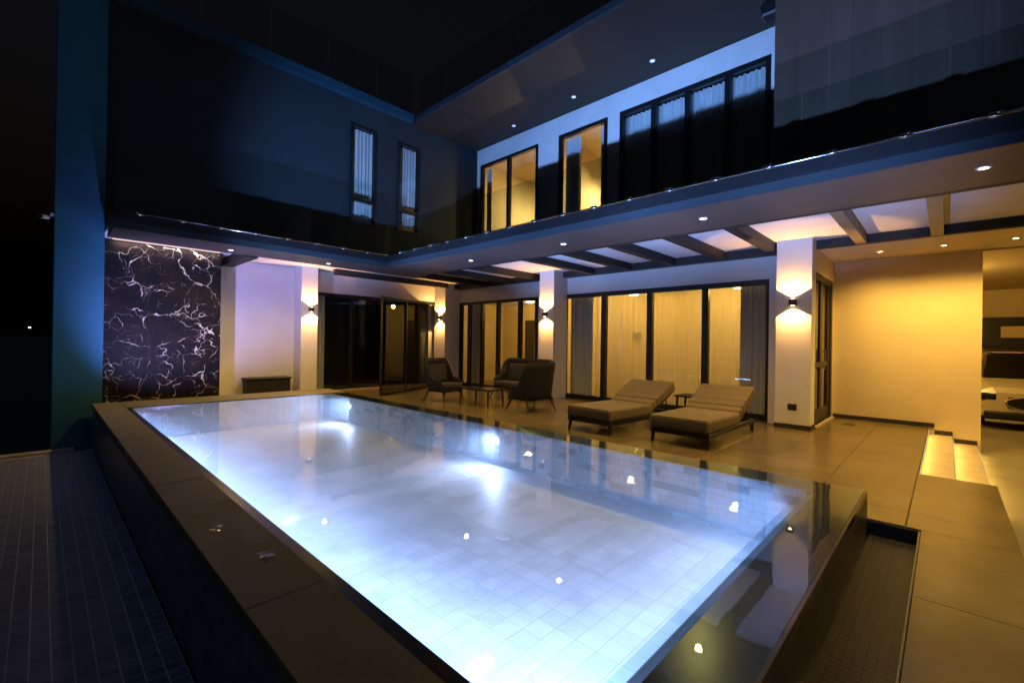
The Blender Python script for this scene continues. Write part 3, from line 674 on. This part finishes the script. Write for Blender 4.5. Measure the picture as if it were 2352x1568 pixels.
def room_lamp(loc, label, power, r=.16, col=AMBER, drop=.0):
    t = thing('ceiling_lamp', label, 'ceiling lamp', loc, 0, 'lamps inside the rooms')
    bm = bmesh.new(); tube(bm, (0,0,-.04), (0,0,0), r, r, 20); obj('base', bm, 'white_plastic', t, world=False)
    bm = bmesh.new(); tube(bm, (0,0,-.075), (0,0,-.041), r*.7, r*.92, 20); obj('diffuser', bm, 'lamp_warm', t, world=False)
    if drop:
        bm = bmesh.new(); tube(bm, (0,0,0), (0,0,drop), .008); obj('cord', bm, 'black_metal', t, world=False)
    light('room_light', 'POINT', Vector(loc)-Vector((0,0,.14)), power, col, t, shadow_soft_size=.06)
    return t
room_lamp((11.6, 3.6, 2.948), 'round ceiling lamp inside the room of the wide window, right half', 85)
room_lamp((11.6, 6.4, 2.948), 'round ceiling lamp inside the room of the wide window, left half', 85)
room_lamp((11.7, 10.4, 2.948), 'round ceiling lamp in the room behind the sofa', 75)
room_lamp((12.5, 10.1, 6.25), 'hanging lamp in the upstairs room of the two pane lit window', 300, col=(1, .66, .25), drop=1.35)
room_lamp((12.5, 7.5, 6.25), 'hanging lamp in the upstairs room of the single lit window', 260, col=(1, .66, .25), drop=1.35)
room_lamp((14.2, .4, SZ-.002), 'ceiling lamp of the car port behind the yellow wall', 170)

# ------------------------------------------------------------------ furniture
def cushion(bm, x0, x1, y0, y1, z0, z1, r=.04, seg=3, puff=.0):
    box(bm, x0, x1, y0, y1, z0, z1); bevel(bm, r, seg)
def sag(bm, d):
    for v in bm.verts:
        if v.co.z > .3: v.co.z -= d*(.5+.5*math.sin(v.co.x*7+1)*math.cos(v.co.y*6)) 
def lounger(label, loc, rz):
    t = thing('sun_lounger', label, 'sun lounger', loc, rz, 'sun loungers on the terrace')
    L, W = 2.15, .90; w = W/2
    boxes('frame', 'black_metal', t, [(0, L, -w, -w+.05, .15, .22), (0, L, w-.05, w, .15, .22), (0, .06, -w+.05, w-.05, .15, .22), (L-.06, L, -w+.05, w-.05, .15, .22), (1.28, 1.34, -w+.05, w-.05, .15, .21)], world=False, bev=.008)
    for (x, y) in ((.05, -w+.035), (.05, w-.035), (L-.08, -w+.035), (L-.08, w-.035)):
        bm = bmesh.new(); tube(bm, (x, y, .155), (x+(-.03 if x < 1 else .03), y*1.01, 0), .038, .022, 8); obj('leg', bm, 'black_metal', t, world=False)
    bm = bmesh.new(); cushion(bm, -.02, 1.36, -w-.01, w+.01, .222, .425, .05, 4); sag(bm, .018); obj('seat_cushion', bm, 'lounger_fabric', t, world=False, smooth=True)
    a = R(24); ca, sa = math.cos(a), math.sin(a)
    def rot(bm):
        bmesh.ops.transform(bm, matrix=Matrix.Translation((1.33, 0, .235)) @ Matrix.Rotation(-a, 4, 'Y'), verts=list(bm.verts))
    bm = bmesh.new(); n = 5; l = .86/n
    for k in range(n): cushion(bm, .05+k*l, .05+(k+1)*l-.001, -w-.005, w+.005, .045, .19, .03, 2)
    rot(bm); obj('back_cushion', bm, 'lounger_fabric', t, world=False, smooth=True)
    bm = bmesh.new(); box(bm, .02, .92, -w+.01, -w+.05, .0, .045); box(bm, .02, .92, w-.05, w-.01, .0, .045); box(bm, .02, .92, -w+.05, w-.05, .015, .04)
    rot(bm); obj('back_frame', bm, 'black_metal', t, world=False)
    for s_ in (-1, 1):
        bm = bmesh.new(); tube(bm, (1.33+.7*ca, s_*(w-.1), .235+.7*sa), (L-.1, s_*(w-.1), .19), .012); obj('back_strut', bm, 'black_metal', t, world=False)
    bm = bmesh.new()
    for z_ in (.24, .408):
        tube(bm, (-.024, -w+.03, z_), (-.024, w-.03, z_), .007, n=6)
    obj('piping', bm, 'cushion_dark', t, world=False)
    return t
lounger('brown cushioned sun lounger nearer to the entrance door', (6.58, 2.87, 0), R(0))
lounger('brown cushioned sun lounger beside the armchairs, left of the pair', (6.42, 4.36, 0), R(-3))

def side_table(label, loc, rz, sx, sy, h, cat='side table', top='wicker', name='side_table'):
    t = thing(name, label, cat, loc, rz)
    bx('top', top, t, -sx/2, sx/2, -sy/2, sy/2, h-.035, h, bev=.006, world=False)
    for a in (-1, 1):
        for b2 in (-1, 1):
            bm = bmesh.new(); tube(bm, (a*(sx/2-.05), b2*(sy/2-.05), h-.036), (a*(sx/2-.03), b2*(sy/2-.03), 0), .026, .016, 8); obj('leg', bm, 'wicker', t, world=False)
    return t
side_table('small dark side table between the two sun loungers', (9.28, 3.78, 0), 0, .5, .5, .47)
side_table('low dark glass topped coffee table between the armchairs', (7.18, 7.86, 0), R(4), .58, .95, .42, 'coffee table', 'black_granite', 'coffee_table')

def arm_shell(hw, hd, z0=.27, arm=.58, back=1.07, n=44, flare=.20, th=.045):
    """wrap-around wicker shell; back towards +y, open towards -y"""
    bm = bmesh.new(); A0 = R(128); rows = []
    def pt(a, t, inset):
        sx, cy_ = math.sin(a), math.cos(a)
        p = 4.0; k = (abs(sx)**p + abs(cy_)**p)**(-1/p)
        f = smooth(abs(a), R(40), R(88)); top = back*(1-f) + arm*f
        front = smooth(abs(a), R(100), R(128)); top = top - .05*front
        z = z0 + (top-z0)*t
        g = 1 + flare*((z-z0)/(back-z0))
        return Vector(((hw*g-inset)*k*sx, (hd*g-inset)*k*cy_, z))
    def smooth(x, a, b2):
        u = max(0, min(1, (x-a)/(b2-a))); return u*u*(3-2*u)
    m = 8
    for s, ins in ((0, 0.0), (1, th)):
        g = [[bm.verts.new(pt(-A0+2*A0*i/n, k/m, ins)) for k in range(m+1)] for i in range(n+1)]; rows.append(g)
        for i in range(n):
            for k in range(m): bm.faces.new((g[i][k], g[i+1][k], g[i+1][k+1], g[i][k+1]))
    o, q = rows
    for i in range(n):
        bm.faces.new((o[i][m], o[i+1][m], q[i+1][m], q[i][m])); bm.faces.new((o[i][0], o[i+1][0], q[i+1][0], q[i][0]))
    for i in (0, n):
        for k in range(m): bm.faces.new((o[i][k], o[i][k+1], q[i][k+1], q[i][k]))
    return bm
def armchair(label, loc, rz, hw=.34, name='armchair', cat='armchair'):
    t = thing(name, label, cat, loc, rz, 'wicker seats on the terrace' if cat == 'armchair' else None); hd = .33
    obj('shell', arm_shell(hw, hd), 'wicker', t, world=False, smooth=True)
    bx('seat_base', 'wicker', t, -hw*.93, hw*.93, -hd*1.0, hd*.85, .25, .33, bev=.02, world=False)
    bm = bmesh.new(); cushion(bm, -hw*.90, hw*.90, -hd*1.02, hd*.78, .33, .46, .035, 3); obj('seat_cushion', bm, 'cushion_dark', t, world=False, smooth=True)
    bm = bmesh.new(); cushion(bm, -hw*.82, hw*.82, hd*.45, hd*.80, .47, .92, .05, 3); bmesh.ops.rotate(bm, verts=list(bm.verts), cent=(0, hd*.6, .47), matrix=Matrix.Rotation(R(-8), 3, 'X')); obj('back_cushion', bm, 'cushion_dark', t, world=False, smooth=True)
    for a in (-1, 1):
        for b2 in (-1, 1):
            bm = bmesh.new(); tube(bm, (a*(hw-.06), b2*(hd-.08), .255), (a*(hw+.01), b2*(hd+.03), 0), .024, .014, 8); obj('leg', bm, 'black_timber', t, world=False)
    return t
armchair('dark wicker armchair at the left, beside the dark glass screen', (7.05, 9.12, 0), R(8), .36)
armchair('dark wicker armchair seen from behind, next to the loungers', (7.52, 6.62, 0), R(176), .42)
armchair('dark wicker two seat sofa with its back to the window', (8.75, 8.05, 0), R(-90), .80, 'sofa', 'sofa')

# dark glass screen in front of the wing doors
gs = thing('glass_screen', 'tall dark glass screen standing in front of the wing doors', 'glass screen', (7.5, 11.5, 0))
P0, P1 = Vector((6.33, 10.98, 0)), Vector((8.60, 12.02, 0)); dd = (P1-P0).normalized(); nn = Vector((-dd.y, dd.x, 0))
def slab(name, material, a, b2, z0, z1, th):
    bm = bmesh.new(); A = P0+dd*a; B = P0+dd*b2
    lo = [bm.verts.new((q.x, q.y, z0)) for q in (A-nn*th, B-nn*th, B+nn*th, A+nn*th)]; hi = [bm.verts.new((v.co.x, v.co.y, z1)) for v in lo]
    bm.faces.new(lo[::-1]); bm.faces.new(hi)
    for i in range(4): bm.faces.new((lo[i], lo[(i+1)%4], hi[(i+1)%4], hi[i]))
    return obj(name, bm, material, gs)
W_ = (P1-P0).length
slab('stile', 'black_metal', 0, .05, .002, 2.70, .02); slab('stile', 'black_metal', W_-.05, W_, .002, 2.70, .02); slab('stile', 'black_metal', W_/2-.025, W_/2+.025, .05, 2.65, .019)
slab('frame_bar', 'black_metal', .05, W_-.05, .002, .05, .018); slab('frame_bar', 'black_metal', .05, W_-.05, 2.65, 2.70, .018)
slab('pane', 'dark_glass', .05, W_/2-.025, .05, 2.65, .006); slab('pane', 'dark_glass', W_/2+.025, W_-.05, .05, 2.65, .006)

# low box by the purple wall
lb = thing('planter_box', 'long low dark box standing against the purple wall', 'planter', (4.05, 12.65, 0))
boxes('body', 'black_timber', lb, [(3.55, 4.58, 12.5, 12.88, .02, .46)], bev=.012); boxes('rim', 'black_timber', lb, [(3.52, 4.61, 12.47, 12.89, .462, .50)], bev=.008)
# socket, floor drain, camera
sk = thing('wall_socket', 'small dark outdoor socket low on the column by the entrance', 'socket', (9.5, 2.02, .40))
bx('plate', 'black_metal', sk, 9.482, 9.499, 1.95, 2.09, .345, .455, bev=.004); bx('cover', 'rubber', sk, 9.474, 9.481, 1.97, 2.07, .365, .435, bev=.002)
fd = thing('floor_drain', 'round dark floor drain in front of the entrance door', 'drain', (10.9, 1.35, 0))
bm = bmesh.new(); ring(bm, (10.9, 1.35), .10, .13, .001, .008); obj('ring', bm, 'chrome', fd)
bm = bmesh.new(); tube(bm, (10.9, 1.35, .001), (10.9, 1.35, .005), .098, n=20); obj('grate', bm, 'black_metal', fd)
sc = thing('security_camera', 'small white security camera on the far side of the blue pillar', 'security camera', (.14, 11.42, 3.62))
boxes('bracket', 'white_plastic', sc, [(.08, .139, 11.40, 11.46, 3.60, 3.66)]); bm = bmesh.new(); tube(bm, (.05, 11.46, 3.58), (-.03, 11.26, 3.55), .04, .036, 14); obj('housing', bm, 'white_plastic', sc)
bm = bmesh.new(); tube(bm, (-.031, 11.258, 3.55), (-.034, 11.25, 3.549), .028, n=14); obj('lens', bm, 'car_black', sc)
fx = thing('flood_lamp', 'small black unlit flood lamp under the roof soffit corner', 'flood lamp', (9.2, 2.35, 7.9))
boxes('bracket', 'black_metal', fx, [(9.15, 9.25, 2.3, 2.4, 7.7, 7.898)]); bm = bmesh.new(); box(bm, 9.0, 9.3, 2.2, 2.5, 7.48, 7.72); bevel(bm, .03); obj('head', bm, 'black_metal', fx)
# things seen through the wide window
pc = thing('wall_panel', 'small dark square control panel on the back wall of the lit room', 'wall panel', (12.98, 7.0, 1.75))
bx('screen', 'black_metal', pc, 12.96, 12.999, 6.88, 7.14, 1.62, 1.86, bev=.005); bx('top_trim', 'white_plastic', pc, 12.955, 12.999, 6.88, 7.14, 1.865, 1.93, bev=.004)
idr = thing('inner_door', 'dark inner door seen through the window behind the sofa', 'door', (12.97, 11.2, 0))
bx('leaf', 'door_wood', idr, 12.95, 12.998, 10.75, 11.75, .003, 2.35, bev=.006); bx('handle', 'chrome', idr, 12.93, 12.949, 10.85, 10.97, 1.0, 1.03)

# ------------------------------------------------------------------ car in the car port
car = thing('parked_car', 'pale cream car with dark windscreen parked behind the yellow wall', 'car', (15.5, -1.45, CZ), 0)
def loft(secs):
    bm = bmesh.new(); R_ = []
    for (x, pts) in secs:
        half = [(y, z) for y, z in pts]; ringp = [(y, z) for y, z in half] + [(-y, z) for y, z in half[::-1]]
        R_.append([bm.verts.new((x, y, z)) for y, z in ringp])
    n = len(R_[0])
    for a, b2 in zip(R_[:-1], R_[1:]):
        for i in range(n): bm.faces.new((a[i], a[(i+1)%n], b2[(i+1)%n], b2[i]))
    bm.faces.new(R_[0][::-1]); bm.faces.new(R_[-1]); return bm
body = [(0.0, [(0.55,.32),(.72,.34),(.78,.55),(.76,.78),(.60,.86)]), (.10, [(.70,.26),(.88,.30),(.92,.60),(.88,.88),(.66,.97)]), (.9, [(.72,.24),(.93,.30),(.96,.70),(.92,.98),(.72,1.08)]), (1.35, [(.72,.24),(.94,.30),(.97,.72),(.93,1.02),(.76,1.14)]), (3.6, [(.72,.24),(.94,.30),(.97,.74),(.94,1.05),(.78,1.14)]), (4.5, [(.70,.28),(.90,.34),(.93,.74),(.88,1.04),(.72,1.10)]), (4.65, [(.62,.36),(.78,.42),(.82,.74),(.78,.98),(.62,1.04)])]
obj('body', loft(body), 'car_paint', car, world=False, smooth=False)
cab = [(1.32, [(.70,1.10),(.76,1.11),(.77,1.13),(.74,1.14),(.66,1.15)]), (2.0, [(.72,1.10),(.80,1.12),(.74,1.45),(.66,1.68),(.55,1.73)]), (3.2, [(.72,1.10),(.80,1.12),(.74,1.48),(.66,1.72),(.55,1.77)]), (4.2, [(.70,1.08),(.78,1.10),(.70,1.44),(.62,1.66),(.5,1.70)]), (4.55, [(.62,1.05),(.70,1.06),(.66,1.12),(.6,1.14),(.5,1.15)])]
obj('cabin', loft(cab), 'car_black', car, world=False)
bm = bmesh.new(); q = [bm.verts.new(p) for p in ((1.30,-.70,1.165),(1.30,.70,1.165),(1.93,.60,1.68),(1.93,-.60,1.68))]; bm.faces.new(q); obj('windscreen', bm, 'dark_glass', car, world=False)
bm = bmesh.new(); box(bm, 2.0, 4.1, -.58, .58, 1.765, 1.80); bevel(bm, .015); obj('roof_panel', bm, 'car_paint', car, world=False)
bm = bmesh.new(); box(bm, -.03, .05, -.42, .42, .50, .76); bevel(bm, .03); gr = obj('grille', bm, 'car_black', car, world=False)
bm = bmesh.new()
for k in range(40):
    a, b2 = 2*math.pi*k/40, 2*math.pi*(k+1)/40
    tube(bm, (-.035, .46*math.cos(a), .63+.15*math.sin(a)), (-.035, .46*math.cos(b2), .63+.15*math.sin(b2)), .016, n=6, cap=False)
obj('chrome_ring', bm, 'chrome', gr, world=False)
for s in (-1, 1):
    bm = bmesh.new(); box(bm, -.01, .30, min(s*.58, s*.86), max(s*.58, s*.86), .66, .84); bevel(bm, .04, 2); obj('headlight', bm, 'car_black', car, world=False)
    bm = bmesh.new(); box(bm, 1.45, 1.6, min(s*.95, s*1.13), max(s*.95, s*1.13), 1.08, 1.24); bevel(bm, .04, 2); obj('mirror', bm, 'car_paint', car, world=False)
    for x in (.95, 3.65):
        bm = bmesh.new(); tube(bm, (x, s*.74, .34), (x, s*.96, .34), .34, .34, 28); w_ = obj('wheel', bm, 'rubber', car, world=False)
        bm = bmesh.new(); tube(bm, (x, s*.955, .34), (x, s*.975, .34), .22, .20, 20); obj('rim', bm, 'chrome', w_, world=False)
bm = bmesh.new(); box(bm, -.06, .25, -.80, .80, .24, .42); bevel(bm, .04, 2); obj('bumper', bm, 'car_black', car, world=False)
bm = bmesh.new(); box(bm, -.07, .2, -.78, .78, .17, .235); bevel(bm, .015); obj('skid_plate', bm, 'chrome', car, world=False)
cb = thing('wall_cabinet', 'dark wall cabinet with a pale framed panel behind the car', 'cabinet', (19.9, -1.6, 1.6))
bx('case', 'black_metal', cb, 19.6, 19.98, -4.2, -.4, 1.55, 2.45, bev=.01)
bx('panel', 'cream_render', cb, 19.58, 19.598, -3.4, -1.15, 1.85, 2.18, bev=.004)

# far-off lamps in the dark on the left
for (x, y, lab) in ((-10, 150, 'tiny far-off lamp post on the dark horizon left of the pillar'), (-2, 160, 'second tiny far-off lamp post beside the blue pillar edge')):
    t = thing('street_lamp', lab, 'street lamp', (x, y, -1), 0, 'far-off lamp posts')
    bm = bmesh.new(); tube(bm, (0,0,0), (0,0,4.2), .09, .05, 8); obj('post', bm, 'black_metal', t, world=False)
    bm = bmesh.new(); box(bm, -.25, .25, -.25, .25, 4.2, 4.5); bevel(bm, .08); obj('lamp_head', bm, 'far_light', t, world=False)
